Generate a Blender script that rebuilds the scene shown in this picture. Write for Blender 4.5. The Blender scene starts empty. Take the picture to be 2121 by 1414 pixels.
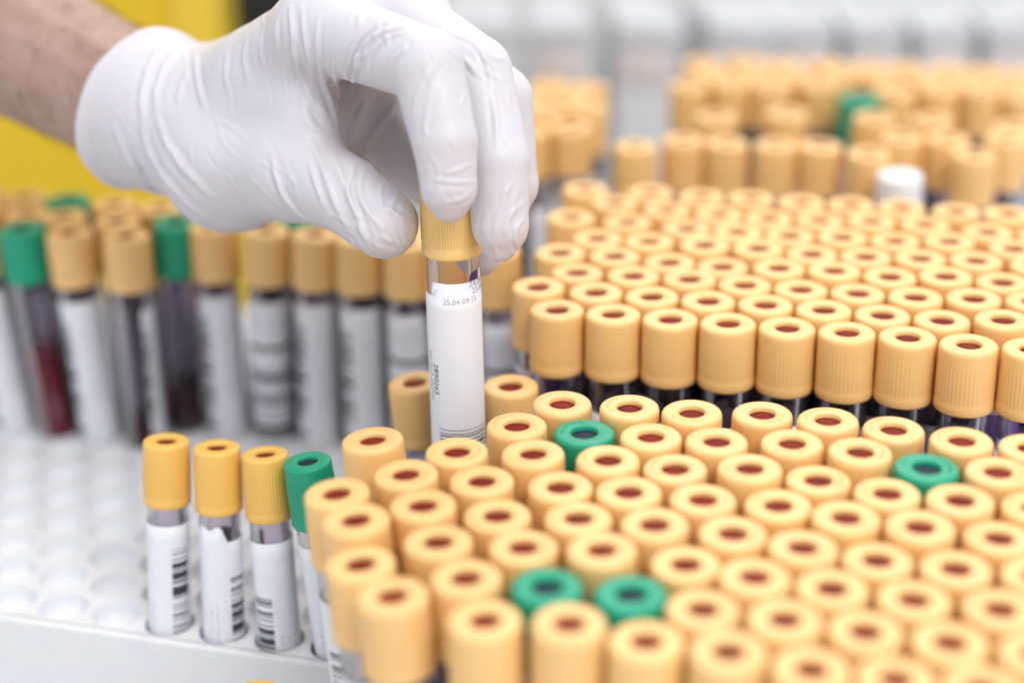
import bpy, bmesh, math, random
import numpy as np
from mathutils import Vector, Matrix, Quaternion
from mathutils.bvhtree import BVHTree

random.seed(7); rng = np.random.default_rng(7)
scene = bpy.context.scene
COL = scene.collection
S = 0.001                                   # everything below is laid out in millimetres

# ------------------------------------------------------------------ camera
FPX, TH, ROLL, HC = 3500.0, math.radians(23.8), math.radians(-1.1), 400.0
CT, ST, CR, SR = math.cos(TH), math.sin(TH), math.cos(ROLL), math.sin(ROLL)
cam_data = bpy.data.cameras.new('camera')
cam = bpy.data.objects.new('camera', cam_data); COL.objects.link(cam)
cam_data.sensor_width = 36.0; cam_data.lens = 36.0 * FPX / 2121.0
cam_data.clip_start = 0.02; cam_data.clip_end = 30.0
cam.matrix_world = Matrix.Translation((0, 0, HC * S)) @ Matrix.Rotation(math.pi / 2 - TH, 4, 'X') @ Matrix.Rotation(ROLL, 4, 'Z')
cam_data.dof.use_dof = True; cam_data.dof.focus_distance = 0.494
cam_data.dof.aperture_fstop = 3.3; cam_data.dof.aperture_blades = 0
scene.camera = cam

# ------------------------------------------------------------------ world, lamps, exposure
world = bpy.data.worlds.new('World'); scene.world = world; world.use_nodes = True
bg = world.node_tree.nodes['Background']
bg.inputs['Color'].default_value = (0.93, 0.95, 1.0, 1); bg.inputs['Strength'].default_value = 1.02
def area(name, loc, target, sx, sy, watts, col):
    l = bpy.data.lights.new(name, 'AREA'); l.shape = 'RECTANGLE'; l.size = sx; l.size_y = sy
    l.energy = watts; l.color = col
    o = bpy.data.objects.new(name, l); COL.objects.link(o); o.location = loc
    o.rotation_euler = (Vector(target) - Vector(loc)).to_track_quat('-Z', 'Y').to_euler()
    return o
area('area_lamp', (0.25, 2.3, 1.75), (0.05, 0.5, 0.1), 2.6, 1.2, 27,
     (1.0, 0.985, 0.97))
area('area_lamp', (0.1, 0.6, 2.1), (0.05, 0.5, 0.1), 1.4, 0.9, 8.5, (1.0, 0.985, 0.96))
area('area_lamp', (0.55, -0.55, 1.5), (0.0, 0.5, 0.2), 0.8, 0.6, 17, (1.0, 0.99, 0.97))  # front fill lamp, added to brighten the cap sides
vs = scene.view_settings
vs.view_transform = 'Standard'; vs.look = 'None'; vs.gamma = 1.0; vs.exposure = -0.04; vs.use_curve_mapping = False
scene.render.engine = 'CYCLES'
cy = scene.cycles
cy.use_denoising = True; cy.max_bounces = 10; cy.transparent_max_bounces = 28
cy.diffuse_bounces = 4; cy.glossy_bounces = 3; cy.transmission_bounces = 8
cy.sample_clamp_indirect = 6.0; cy.caustics_reflective = False; cy.caustics_refractive = False

# ------------------------------------------------------------------ layout helpers
def ab(px, py):
    a, b = (px - 1060.5) / FPX, (py - 707.0) / FPX
    return a * CR + b * SR, -a * SR + b * CR
def W(px, py, zc):                           # a point seen at that pixel, zc mm along the view axis
    a, b = ab(px, py)
    return Vector((a * zc, zc * CT - b * zc * ST, HC - (zc * ST + b * zc * CT)))
def on_plane(px, py, z0):                    # ... on the horizontal plane z = z0
    a, b = ab(px, py)
    return W(px, py, (HC - z0) / (ST + b * CT))
def at_y(px, py, Y):                         # ... on the vertical plane y = Y
    a, b = ab(px, py)
    return W(px, py, Y / (CT - b * ST))

# ------------------------------------------------------------------ materials
def new_mat(name):
    m = bpy.data.materials.new(name); m.use_nodes = True
    nt = m.node_tree; return m, nt, nt.nodes['Principled BSDF']
def N(nt, t, **kw):
    n = nt.nodes.new(t)
    for k, v in kw.items():
        if k in n.inputs.keys(): n.inputs[k].default_value = v
        else: setattr(n, k, v)
    return n
def L(nt, a, b): nt.links.new(a, b)
def plastic(name, col, rough=0.4, var=0.06, sss=0.0, sss_r=(1, .5, .2), scale=0.003, bump=0.02, bscale=900, spec=0.5):
    m, nt, p = new_mat(name)
    oi = N(nt, 'ShaderNodeObjectInfo')
    hsv = N(nt, 'ShaderNodeHueSaturation'); hsv.inputs['Color'].default_value = (*col, 1)
    mr = N(nt, 'ShaderNodeMapRange'); mr.inputs['To Min'].default_value = 1 - var; mr.inputs['To Max'].default_value = 1 + var
    L(nt, oi.outputs['Random'], mr.inputs['Value']); L(nt, mr.outputs[0], hsv.inputs['Value'])
    mr2 = N(nt, 'ShaderNodeMapRange'); mr2.inputs['To Min'].default_value = 0.5 - var * .05; mr2.inputs['To Max'].default_value = 0.5 + var * .05
    mul = N(nt, 'ShaderNodeMath', operation='MULTIPLY'); mul.inputs[1].default_value = 7.31
    fr = N(nt, 'ShaderNodeMath', operation='FRACT')
    L(nt, oi.outputs['Random'], mul.inputs[0]); L(nt, mul.outputs[0], fr.inputs[0]); L(nt, fr.outputs[0], mr2.inputs['Value']); L(nt, mr2.outputs[0], hsv.inputs['Hue'])
    tc = N(nt, 'ShaderNodeTexCoord')
    nz = N(nt, 'ShaderNodeTexNoise'); nz.inputs['Scale'].default_value = 130; nz.inputs['Detail'].default_value = 3
    L(nt, tc.outputs['Object'], nz.inputs['Vector'])
    mx = N(nt, 'ShaderNodeMix', data_type='RGBA', blend_type='MULTIPLY'); mx.inputs[0].default_value = 0.10
    L(nt, hsv.outputs[0], mx.inputs[6]); L(nt, nz.outputs['Color'], mx.inputs[7]); L(nt, mx.outputs[2], p.inputs['Base Color'])
    rr = N(nt, 'ShaderNodeMapRange'); rr.inputs['To Min'].default_value = rough - .08; rr.inputs['To Max'].default_value = rough + .08
    L(nt, nz.outputs['Fac'], rr.inputs['Value']); L(nt, rr.outputs[0], p.inputs['Roughness'])
    p.inputs['Specular IOR Level'].default_value = spec
    if sss:
        p.inputs['Subsurface Weight'].default_value = sss; p.inputs['Subsurface Radius'].default_value = sss_r; p.inputs['Subsurface Scale'].default_value = scale
    if bump:
        n2 = N(nt, 'ShaderNodeTexNoise'); n2.inputs['Scale'].default_value = bscale; n2.inputs['Detail'].default_value = 2
        L(nt, tc.outputs['Object'], n2.inputs['Vector'])
        b = N(nt, 'ShaderNodeBump'); b.inputs['Strength'].default_value = bump; b.inputs['Distance'].default_value = 0.001
        L(nt, n2.outputs['Fac'], b.inputs['Height']); L(nt, b.outputs[0], p.inputs['Normal'])
    return m
MAT = {}
MAT['cap_pale'] = plastic('pale_yellow_plastic', (0.87, 0.535, 0.20), .46, .03, spec=.7)
MAT['cap_gold'] = plastic('golden_yellow_plastic', (0.84, 0.50, 0.115), .36, .03)
MAT['cap_green'] = plastic('green_plastic', (0.010, 0.33, 0.185), .42, .05, spec=.4)
MAT['cap_white'] = plastic('white_cap_plastic', (0.84, 0.84, 0.85), .35, .02)
MAT['cap_purple'] = plastic('lavender_plastic', (0.33, 0.18, 0.52), .36, .03)
MAT['septum'] = plastic('red_brown_rubber', (0.19, 0.022, 0.012), .55, .12, bump=.3, bscale=260, spec=.08)
MAT['septum_dark'] = plastic('slate_rubber', (0.022, 0.035, 0.05), .55, .12, bump=.3, bscale=260, spec=.1)
MAT['rack'] = plastic('white_rack_plastic', (0.745, 0.75, 0.765), .45, .01, bump=.02, bscale=400)
MAT['well'] = plastic('lit_well_plastic', (0.77, 0.78, 0.81), .6, .0)  # brightly lit hole walls put into the colour: lighter than the deck
MAT['tray'] = plastic('grey_white_tray_plastic', (0.70, 0.71, 0.73), .5, .02)
MAT['table'] = plastic('bench_laminate', (0.60, 0.60, 0.62), .4, .0)
MAT['wall'] = plastic('painted_wall', (0.66, 0.67, 0.69), .6, .0)
MAT['bin_yellow'] = plastic('yellow_bin_plastic', (0.78, 0.53, 0.012), .5, .0, bump=.03)
MAT['bin_rim'] = plastic('yellow_bin_rim_plastic', (0.83, 0.58, 0.045), .45, .0)
MAT['black'] = plastic('dark_navy_plastic', (0.012, 0.014, 0.022), .45, .0)
MAT['grey'] = plastic('grey_plastic', (0.16, 0.16, 0.17), .5, .0)
MAT['box_white'] = plastic('white_box_plastic', (0.60, 0.60, 0.61), .55, .05)
MAT['box_lid'] = plastic('white_lid_plastic', (0.50, 0.51, 0.52), .5, .02)
MAT['box_tag'] = plastic('pinkish_paper', (0.66, 0.57, 0.54), .6, .05)
MAT['blood'] = plastic('dark_blood', (0.055, 0.006, 0.007), .18, .2, bump=0)
MAT['blood_red'] = plastic('bright_blood', (0.26, 0.012, 0.03), .18, .1, bump=0)
MAT['ink'] = plastic('printer_ink', (0.035, 0.035, 0.045), .6, .0, bump=0)
MAT['ink_grey'] = plastic('faint_printer_ink', (0.46, 0.46, 0.49), .6, .0, bump=0)
MAT['ink_purple'] = plastic('purple_ink', (0.055, 0.022, 0.11), .5, .0, bump=0)

def glass_mat(name, tint, refl):
    m, nt, p = new_mat(name); nt.nodes.remove(p)
    out = nt.nodes['Material Output']
    lw = N(nt, 'ShaderNodeLayerWeight'); lw.inputs['Blend'].default_value = 0.35
    ramp = N(nt, 'ShaderNodeValToRGB')
    ramp.color_ramp.elements[0].position = 0.0; ramp.color_ramp.elements[0].color = (tint[0], tint[1], tint[2], 1)
    ramp.color_ramp.elements[1].position = 1.0; ramp.color_ramp.elements[1].color = (tint[0] * .62, tint[1] * .58, tint[2] * .61, 1)
    e = ramp.color_ramp.elements.new(0.6); e.color = (tint[0] * .92, tint[1] * .92, tint[2] * .93, 1)
    L(nt, lw.outputs['Facing'], ramp.inputs[0])
    tr = N(nt, 'ShaderNodeBsdfTransparent'); L(nt, ramp.outputs[0], tr.inputs[0])
    gl = N(nt, 'ShaderNodeBsdfGlossy'); gl.inputs['Roughness'].default_value = 0.09
    fz = N(nt, 'ShaderNodeFresnel'); fz.inputs['IOR'].default_value = 1.5
    mu = N(nt, 'ShaderNodeMath', operation='MULTIPLY'); mu.inputs[1].default_value = refl; L(nt, fz.outputs[0], mu.inputs[0])
    mx = N(nt, 'ShaderNodeMixShader'); L(nt, mu.outputs[0], mx.inputs[0]); L(nt, tr.outputs[0], mx.inputs[1]); L(nt, gl.outputs[0], mx.inputs[2])
    L(nt, mx.outputs[0], out.inputs['Surface']); return m
MAT['glass'] = glass_mat('mauve_tinted_tube_wall', (.905, .875, .91), .45)
MAT['glass_clear'] = glass_mat('clear_tube_wall', (.965, .945, .945), .35)

def label_mat(name, u0, u1, v0, v1, seed, bars=70, purple=False, scrawl=(.2, .34, .18, .5)):
    """white paper; a ladder barcode printed along the tube, faint print beside it (flat print)"""
    m, nt, p = new_mat(name)
    uv = N(nt, 'ShaderNodeUVMap'); sp = N(nt, 'ShaderNodeSeparateXYZ'); L(nt, uv.outputs[0], sp.inputs[0])
    def math_(op, a, b=None, c=None):
        n = N(nt, 'ShaderNodeMath', operation=op)
        for i, x in enumerate((a, b, c)):
            if x is None: continue
            if isinstance(x, (int, float)): n.inputs[i].default_value = x
            else: L(nt, x, n.inputs[i])
        return n.outputs[0]
    U, V = sp.outputs[0], sp.outputs[1]
    def rect(a, b, c, d):
        return math_('MULTIPLY', math_('MULTIPLY', math_('GREATER_THAN', U, a), math_('LESS_THAN', U, b)),
                     math_('MULTIPLY', math_('GREATER_THAN', V, c), math_('LESS_THAN', V, d)))
    wn = N(nt, 'ShaderNodeTexWhiteNoise', noise_dimensions='1D')
    L(nt, math_('FLOOR', math_('ADD', math_('MULTIPLY', V, bars), seed * 17.3)), wn.inputs['W'])
    bar = math_('MULTIPLY', math_('GREATER_THAN', wn.outputs[0], 0.43), rect(u0, u1, v0, v1))
    nz = N(nt, 'ShaderNodeTexNoise'); nz.inputs['Scale'].default_value = 1.0; nz.inputs['Detail'].default_value = 2
    mp = N(nt, 'ShaderNodeMapping'); mp.inputs['Scale'].default_value = (46, 90, 1); mp.inputs['Location'].default_value = (seed * 3.1, seed, 0)
    L(nt, uv.outputs[0], mp.inputs[0]); L(nt, mp.outputs[0], nz.inputs['Vector'])
    scr = math_('MULTIPLY', math_('GREATER_THAN', nz.outputs['Fac'], 0.57), rect(*scrawl))
    # keep the scribble to narrow lines of print
    ln = math_('LESS_THAN', math_('FRACT', math_('MULTIPLY', U, 16)), 0.42)
    scr = math_('MULTIPLY', math_('MULTIPLY', scr, ln), 0.75)
    ink = math_('MAXIMUM', bar, scr)
    pn = N(nt, 'ShaderNodeTexNoise'); pn.inputs['Scale'].default_value = 9; pn.inputs['Detail'].default_value = 5
    L(nt, uv.outputs[0], pn.inputs['Vector'])
    cr = N(nt, 'ShaderNodeValToRGB'); cr.color_ramp.elements[0].color = (.70, .71, .77, 1); cr.color_ramp.elements[1].color = (.80, .81, .86, 1)
    L(nt, pn.outputs['Fac'], cr.inputs[0])
    mx = N(nt, 'ShaderNodeMix', data_type='RGBA'); L(nt, ink, mx.inputs[0]); L(nt, cr.outputs[0], mx.inputs[6]); mx.inputs[7].default_value = (.035, .035, .05, 1)
    last = mx.outputs[2]
    if purple:
        m2 = N(nt, 'ShaderNodeMix', data_type='RGBA'); L(nt, rect(0, 1, .78, .97), m2.inputs[0]); L(nt, last, m2.inputs[6]); m2.inputs[7].default_value = (.28, .17, .48, 1); last = m2.outputs[2]
    L(nt, last, p.inputs['Base Color']); p.inputs['Roughness'].default_value = .42
    b = N(nt, 'ShaderNodeBump'); b.inputs['Strength'].default_value = .12; b.inputs['Distance'].default_value = .0006
    L(nt, pn.outputs['Fac'], b.inputs['Height']); L(nt, b.outputs[0], p.inputs['Normal'])
    return m
LAB = [label_mat('printed_label', .52, .70, .04, .84, 1.0, 105),
       label_mat('printed_label', .46, .64, .04, .74, 2.0, 112),
       label_mat('printed_label', .30, .50, .03, .66, 3.0, 108, scrawl=(.54, .72, .05, .36)),
       label_mat('printed_label', .50, .72, .05, .86, 4.0, 100, purple=True)]
def plain_paper():
    m, nt, p = new_mat('plain_paper_label')
    tc = N(nt, 'ShaderNodeTexCoord'); n = N(nt, 'ShaderNodeTexNoise'); n.inputs['Scale'].default_value = 90; n.inputs['Detail'].default_value = 6
    L(nt, tc.outputs['Object'], n.inputs['Vector'])
    cr = N(nt, 'ShaderNodeValToRGB'); cr.color_ramp.elements[0].color = (.77, .785, .85, 1); cr.color_ramp.elements[1].color = (.83, .845, .90, 1)
    L(nt, n.outputs['Fac'], cr.inputs[0]); L(nt, cr.outputs[0], p.inputs['Base Color']); p.inputs['Roughness'].default_value = .38
    b = N(nt, 'ShaderNodeBump'); b.inputs['Strength'].default_value = .15; b.inputs['Distance'].default_value = .0008
    L(nt, n.outputs['Fac'], b.inputs['Height']); L(nt, b.outputs[0], p.inputs['Normal']); return m
MAT['paper'] = plain_paper()

def glove_mat():
    m, nt, p = new_mat('white_latex')
    tc = N(nt, 'ShaderNodeTexCoord')
    n1 = N(nt, 'ShaderNodeTexNoise'); n1.inputs['Scale'].default_value = 45; n1.inputs['Detail'].default_value = 4
    n2 = N(nt, 'ShaderNodeTexNoise'); n2.inputs['Scale'].default_value = 1500; n2.inputs['Detail'].default_value = 3
    n3 = N(nt, 'ShaderNodeTexNoise'); n3.inputs['Scale'].default_value = 120; n3.inputs['Detail'].default_value = 5; n3.inputs['Distortion'].default_value = 1.2
    for n in (n1, n2, n3): L(nt, tc.outputs['Object'], n.inputs['Vector'])
    cr = N(nt, 'ShaderNodeValToRGB'); cr.color_ramp.elements[0].color = (.575, .54, .565, 1); cr.color_ramp.elements[1].color = (.61, .595, .64, 1)
    L(nt, n1.outputs['Fac'], cr.inputs[0]); L(nt, cr.outputs[0], p.inputs['Base Color'])
    p.inputs['Roughness'].default_value = .42; p.inputs['Specular IOR Level'].default_value = .38
    p.inputs['Subsurface Weight'].default_value = .4; p.inputs['Subsurface Radius'].default_value = (1, .7, .66); p.inputs['Subsurface Scale'].default_value = .0025
    b1 = N(nt, 'ShaderNodeBump'); b1.inputs['Strength'].default_value = .2; b1.inputs['Distance'].default_value = .0012
    b2 = N(nt, 'ShaderNodeBump'); b2.inputs['Strength'].default_value = .06; b2.inputs['Distance'].default_value = .0004
    L(nt, n3.outputs['Fac'], b1.inputs['Height']); L(nt, n2.outputs['Fac'], b2.inputs['Height']); L(nt, b1.outputs[0], b2.inputs['Normal']); L(nt, b2.outputs[0], p.inputs['Normal'])
    return m
MAT['glove'] = glove_mat()
def skin_mat():
    m, nt, p = new_mat('forearm_skin')
    tc = N(nt, 'ShaderNodeTexCoord')
    n1 = N(nt, 'ShaderNodeTexNoise'); n1.inputs['Scale'].default_value = 38; n1.inputs['Detail'].default_value = 6
    n2 = N(nt, 'ShaderNodeTexNoise'); n2.inputs['Scale'].default_value = 700; n2.inputs['Detail'].default_value = 3
    for n in (n1, n2): L(nt, tc.outputs['Object'], n.inputs['Vector'])
    cr = N(nt, 'ShaderNodeValToRGB'); cr.color_ramp.elements[0].color = (.33, .20, .155, 1); cr.color_ramp.elements[1].color = (.47, .315, .255, 1)
    cr.color_ramp.elements[0].position = .3; cr.color_ramp.elements[1].position = .7
    L(nt, n1.outputs['Fac'], cr.inputs[0]); L(nt, cr.outputs[0], p.inputs['Base Color'])
    p.inputs['Roughness'].default_value = .5
    p.inputs['Subsurface Weight'].default_value = .15; p.inputs['Subsurface Radius'].default_value = (1, .35, .2); p.inputs['Subsurface Scale'].default_value = .003
    b = N(nt, 'ShaderNodeBump'); b.inputs['Strength'].default_value = .3; b.inputs['Distance'].default_value = .0008
    L(nt, n2.outputs['Fac'], b.inputs['Height']); L(nt, b.outputs[0], p.inputs['Normal']); return m
MAT['skin'] = skin_mat()
MAT['hair'] = plastic('dark_hair', (.05, .03, .02), .5, .0, bump=0)

# ------------------------------------------------------------------ mesh helpers
def mesh_from(name, verts, faces, mat, smooth=True, uvs=None):
    me = bpy.data.meshes.new(name)
    me.from_pydata([tuple(v) for v in verts], [], [tuple(f) for f in faces]); me.update()
    if uvs is not None:
        ul = me.uv_layers.new(name='UVMap')
        for lp in me.loops: ul.data[lp.index].uv = uvs[lp.vertex_index]
    if mat: me.materials.append(mat)
    if smooth: me.shade_smooth()
    return me
def link(name, me, parent=None, loc=None, rot=None):
    o = bpy.data.objects.new(name, me); COL.objects.link(o)
    if parent is not None: o.parent = parent
    if loc is not None: o.location = Vector(loc)
    if rot is not None: o.rotation_euler = rot
    return o
def tag(o, label=None, cat=None, group=None, kind=None):
    if label: o['label'] = label
    if cat: o['category'] = cat
    if group: o['group'] = group
    if kind: o['kind'] = kind
    return o
def empty(name, loc=(0, 0, 0)):
    o = bpy.data.objects.new(name, None); COL.objects.link(o); o.location = Vector(loc); o.empty_display_size = .01; return o
def lathe(prof, seg, fn=None):
    """prof: (r, z) in mm; fn(i_ring, ang) -> radius offset"""
    vs, fs = [], []
    for i, (r, z) in enumerate(prof):
        for k in range(seg):
            a = 2 * math.pi * k / seg
            rr = r + (fn(i, k) if fn else 0)
            vs.append((rr * math.cos(a) * S, rr * math.sin(a) * S, z * S))
    for i in range(len(prof) - 1):
        for k in range(seg):
            k2 = (k + 1) % seg
            fs.append((i * seg + k, i * seg + k2, (i + 1) * seg + k2, (i + 1) * seg + k))
    return vs, fs
def box_mesh(name, x0, x1, y0, y1, z0, z1, mat, bev=0.0, seg=2):
    bm = bmesh.new(); bmesh.ops.create_cube(bm, size=1)
    for v in bm.verts:
        v.co = Vector(((x0 if v.co.x < 0 else x1) * S, (y0 if v.co.y < 0 else y1) * S, (z0 if v.co.z < 0 else z1) * S))
    if bev: bmesh.ops.bevel(bm, geom=bm.edges[:], offset=bev * S, segments=seg, profile=.6, affect='EDGES')
    me = bpy.data.meshes.new(name); bm.to_mesh(me); bm.free(); me.materials.append(mat)
    if bev: me.shade_smooth(); 
    return me

# ------------------------------------------------------------------ the setting
table_z = 0.0
link('lab_bench', box_mesh('lab_bench', -1600, 1600, -200, 1500, -40, 0, MAT['table'], 3)); tag(bpy.data.objects['lab_bench'], kind='structure')
link('back_wall', box_mesh('back_wall', -2600, 2600, 1520, 1560, -900, 340, MAT['wall'], 4)); tag(bpy.data.objects['back_wall'], kind='structure')

# ------------------------------------------------------------------ tube meshes (origin = centre of the cap's top face, +z along the axis)
CAP_R, CAP_H, TUBE_R, TUBE_L = 9.0, 20.6, 7.75, 110.0
def cap_mesh(name, mat, seg=176, ribs=44, amp=1.0, H=CAP_H):
    prof = [(3.75, -2.4), (3.75, -.55), (3.95, -.18), (4.3, 0.0), (6.3, .02), (7.5, -.02), (8.05, -.16), (8.42, -.5), (8.62, -1.05), (8.68, -2.0), (8.70, -5.2), (8.74, -6.6), (8.80, 4.4 - H), (8.84, 3.4 - H), (9.0, 2.9 - H), (9.0, .8 - H), (8.8, .2 - H), (8.3, -H), (7.9, -H), (7.85, 1.5 - H), (.02, 1.6 - H)]
    per = seg // ribs
    def fn(i, k):
        if i in (11, 12): return amp * (0.08, 0.05, -.10, .05)[k % per] if per == 4 else 0
        return 0
    v, f = lathe(prof, seg, fn)
    return mesh_from(name, v, f, mat)
CAP = {k: cap_mesh('cap_' + k, MAT['cap_' + k], amp=1.9 if k == 'gold' else 1.15, H=25.0 if k == 'gold' else CAP_H) for k in ('pale', 'gold', 'green', 'white', 'purple')}
CAP['tall_green'] = cap_mesh('cap_tall_green', MAT['cap_green'], amp=1.6, H=25.0)
def septum_mesh(name, mat):
    prof = [(3.9, -1.35), (3.2, -1.4), (2.2, -1.15), (1.0, -1.0), (0.02, -.95)]
    v, f = lathe(prof, 32); return mesh_from(name, v, f, mat)
SEPT = {'red': septum_mesh('septum', MAT['septum']), 'dark': septum_mesh('septum', MAT['septum_dark'])}
def nub_mesh(mat):
    v, f = lathe([(.85, -.05), (.8, .12), (.6, .2), (.42, .1), (.02, .06)], 16)
    v = [(x + 6.2 * S, y, z) for x, y, z in v]; return mesh_from('gate_mark', v, f, mat)
NUB = {k: nub_mesh(MAT['cap_' + k]) for k in ('pale', 'gold', 'green')}
def white_top():
    v, f = lathe([(4.6, -.4), (4.3, .25), (3.0, .7), (1.5, .9), (.02, .95)], 32); return mesh_from('septum', v, f, MAT['cap_white'])
WTOP = white_top()
def glass_mesh(mat):
    R, r = TUBE_R, TUBE_R - .95
    pr = [(R, -17)]; pr += [(R, -TUBE_L + R)]
    for i in range(1, 8): a = i / 8 * math.pi / 2; pr.append((R * math.cos(a), -TUBE_L + R - R * math.sin(a)))
    pr.append((.02, -TUBE_L)); pr.append((.02, -TUBE_L + 1.0))
    for i in range(7, 0, -1): a = i / 8 * math.pi / 2; pr.append((r * math.cos(a), -TUBE_L + R - r * math.sin(a)))
    pr += [(r, -TUBE_L + R), (r, -17)]
    v, f = lathe(pr, 48); return mesh_from('glass_tube', v, f, mat)
GLASS = glass_mesh(MAT['glass']); GLASS_CLEAR = glass_mesh(MAT['glass_clear'])
def blood_mesh(level, mat):
    R = TUBE_R - 1.05
    pr = [(.02, level), (R - .5, level), (R, level + .35), (R, -TUBE_L + TUBE_R)]
    for i in range(1, 7): a = i / 7 * math.pi / 2; pr.append((R * math.cos(a) + .01, -TUBE_L + TUBE_R - R * math.sin(a)))
    v, f = lathe(pr, 32); return mesh_from('blood', v, f, mat)
BLOOD = [blood_mesh(-66, MAT['blood']), blood_mesh(-56, MAT['blood']), blood_mesh(-76, MAT['blood']), blood_mesh(-50, MAT['blood_red'])]
def label_mesh(mat, top=-32, bot=-92, span=290, R=TUBE_R + .12, torn=False, seg=40):
    vs, fs, uv = [], [], []
    rows = 10; th = .12
    for side in (0, 1):
        for j in range(rows + 1):
            for i in range(seg + 1):
                u = i / seg; v = j / rows; a = math.radians((u - .5) * span)
                t = top
                if torn: t = top - (5.5 * max(0, min(1, (u - .40) / .05)) if u > .4 else 0) + .8 * math.sin(u * 40) * (u < .45)
                z = bot + (t - bot) * v
                r = R + (th if side == 0 else 0) + .05 * math.sin(9 * u + 4 * v)
                vs.append((r * math.sin(a) * S, -r * math.cos(a) * S, z * S)); uv.append((u, v))
    n = (rows + 1) * (seg + 1)
    for j in range(rows):
        for i in range(seg):
            a = j * (seg + 1) + i; fs.append((a, a + 1, a + seg + 2, a + seg + 1))
            b = a + n; fs.append((b, b + seg + 1, b + seg + 2, b + 1))
    for i in range(seg):
        for j in (0, rows):
            a = j * (seg + 1) + i; q = (a, a + 1, a + 1 + n, a + n); fs.append(q if j else q[::-1])
    for j in range(rows):
        for i in (0, seg):
            a = j * (seg + 1) + i; q = (a, a + seg + 1, a + seg + 1 + n, a + n); fs.append(q if i == 0 else q[::-1])
    return mesh_from('paper_label', vs, fs, mat, uvs=uv)
LABELS = [label_mesh(LAB[0]), label_mesh(LAB[1], -30.5, -90), label_mesh(LAB[2], -33), label_mesh(LAB[3], -27, -88)]
LAB.append(label_mat('printed_label', .04, .95, .06, .72, 5.0, 60, scrawl=(.1, .9, .8, .9)))
LAB.append(label_mat('printed_label', .02, .30, .05, .86, 6.0, 96, scrawl=(.5, .8, .3, .8)))
LABELS += [label_mesh(LAB[4], -26.5, -88, 165), label_mesh(LAB[5], -26, -88, 165), label_mesh(LAB[5], -28, -88, 60)]
LABEL_TORN = label_mesh(LAB[1], -30, -92, torn=True)

# raised lettering round the cap's face
def text_mesh(body, size, mat, name='printed_text', extrude=0.0):
    cu = bpy.data.curves.new('t', 'FONT'); cu.body = body; cu.size = size; cu.align_x = 'CENTER'; cu.align_y = 'CENTER'; cu.extrude = extrude; cu.resolution_u = 2
    o = bpy.data.objects.new('t', cu); COL.objects.link(o)
    dg = bpy.context.evaluated_depsgraph_get(); me = bpy.data.meshes.new_from_object(o.evaluated_get(dg))
    bpy.data.objects.remove(o); bpy.data.curves.remove(cu); me.name = name; me.materials.clear(); me.materials.append(mat); return me
def emboss(mat):
    me = text_mesh('VACUTAINER', 1.75, mat, 'raised_lettering', .05)
    for v in me.vertices:
        x, y, z = v.co; a = math.pi / 2 - x / 6.1; r = 6.15 + y
        v.co = (r * math.cos(a) * S, r * math.sin(a) * S, (z + .05) * S)
    return me
EMB = {k: emboss(MAT['cap_' + k]) for k in ('pale', 'green')}

TUBES = []
def make_tube(top, axis, kind, label, group, spin=None, lab=0, blood=0, fine=True, emb=False, torn=False, cat='blood tube', sc=1.0):
    """one tube: Empty at its bottom; parts hang on it"""
    axis = Vector(axis).normalized(); top = Vector(top)
    q = Vector((0, 0, 1)).rotation_difference(axis)
    if spin is None: spin = random.uniform(0, 6.283)
    q = q @ Quaternion((0, 0, 1), spin)
    e = empty('blood_tube', (top - axis * TUBE_L * sc) * S); e.scale = (sc, sc, sc); e.rotation_mode = 'QUATERNION'; e.rotation_quaternion = q
    tag(e, label, cat, group)
    off = (0, 0, TUBE_L * S)
    c = link('cap', CAP[kind], e, off)
    link('septum', WTOP if kind == 'white' else SEPT['dark' if kind in ('green', 'tall_green', 'purple') else 'red'], c, None, (0, 0, random.uniform(0, 6)))
    if fine and kind in NUB: link('gate_mark', NUB[kind], c, None, (0, 0, random.uniform(0, 6.28)))
    if emb and kind in EMB: link('raised_lettering', EMB[kind], c, None, (0, 0, random.uniform(0, 6.28)))
    link('glass_tube', GLASS, e, off)
    link('paper_label', LABEL_TORN if torn else LABELS[lab], e, off, (0, 0, 0))
    link('blood', BLOOD[blood], e, off)
    TUBES.append(e); return e

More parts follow.
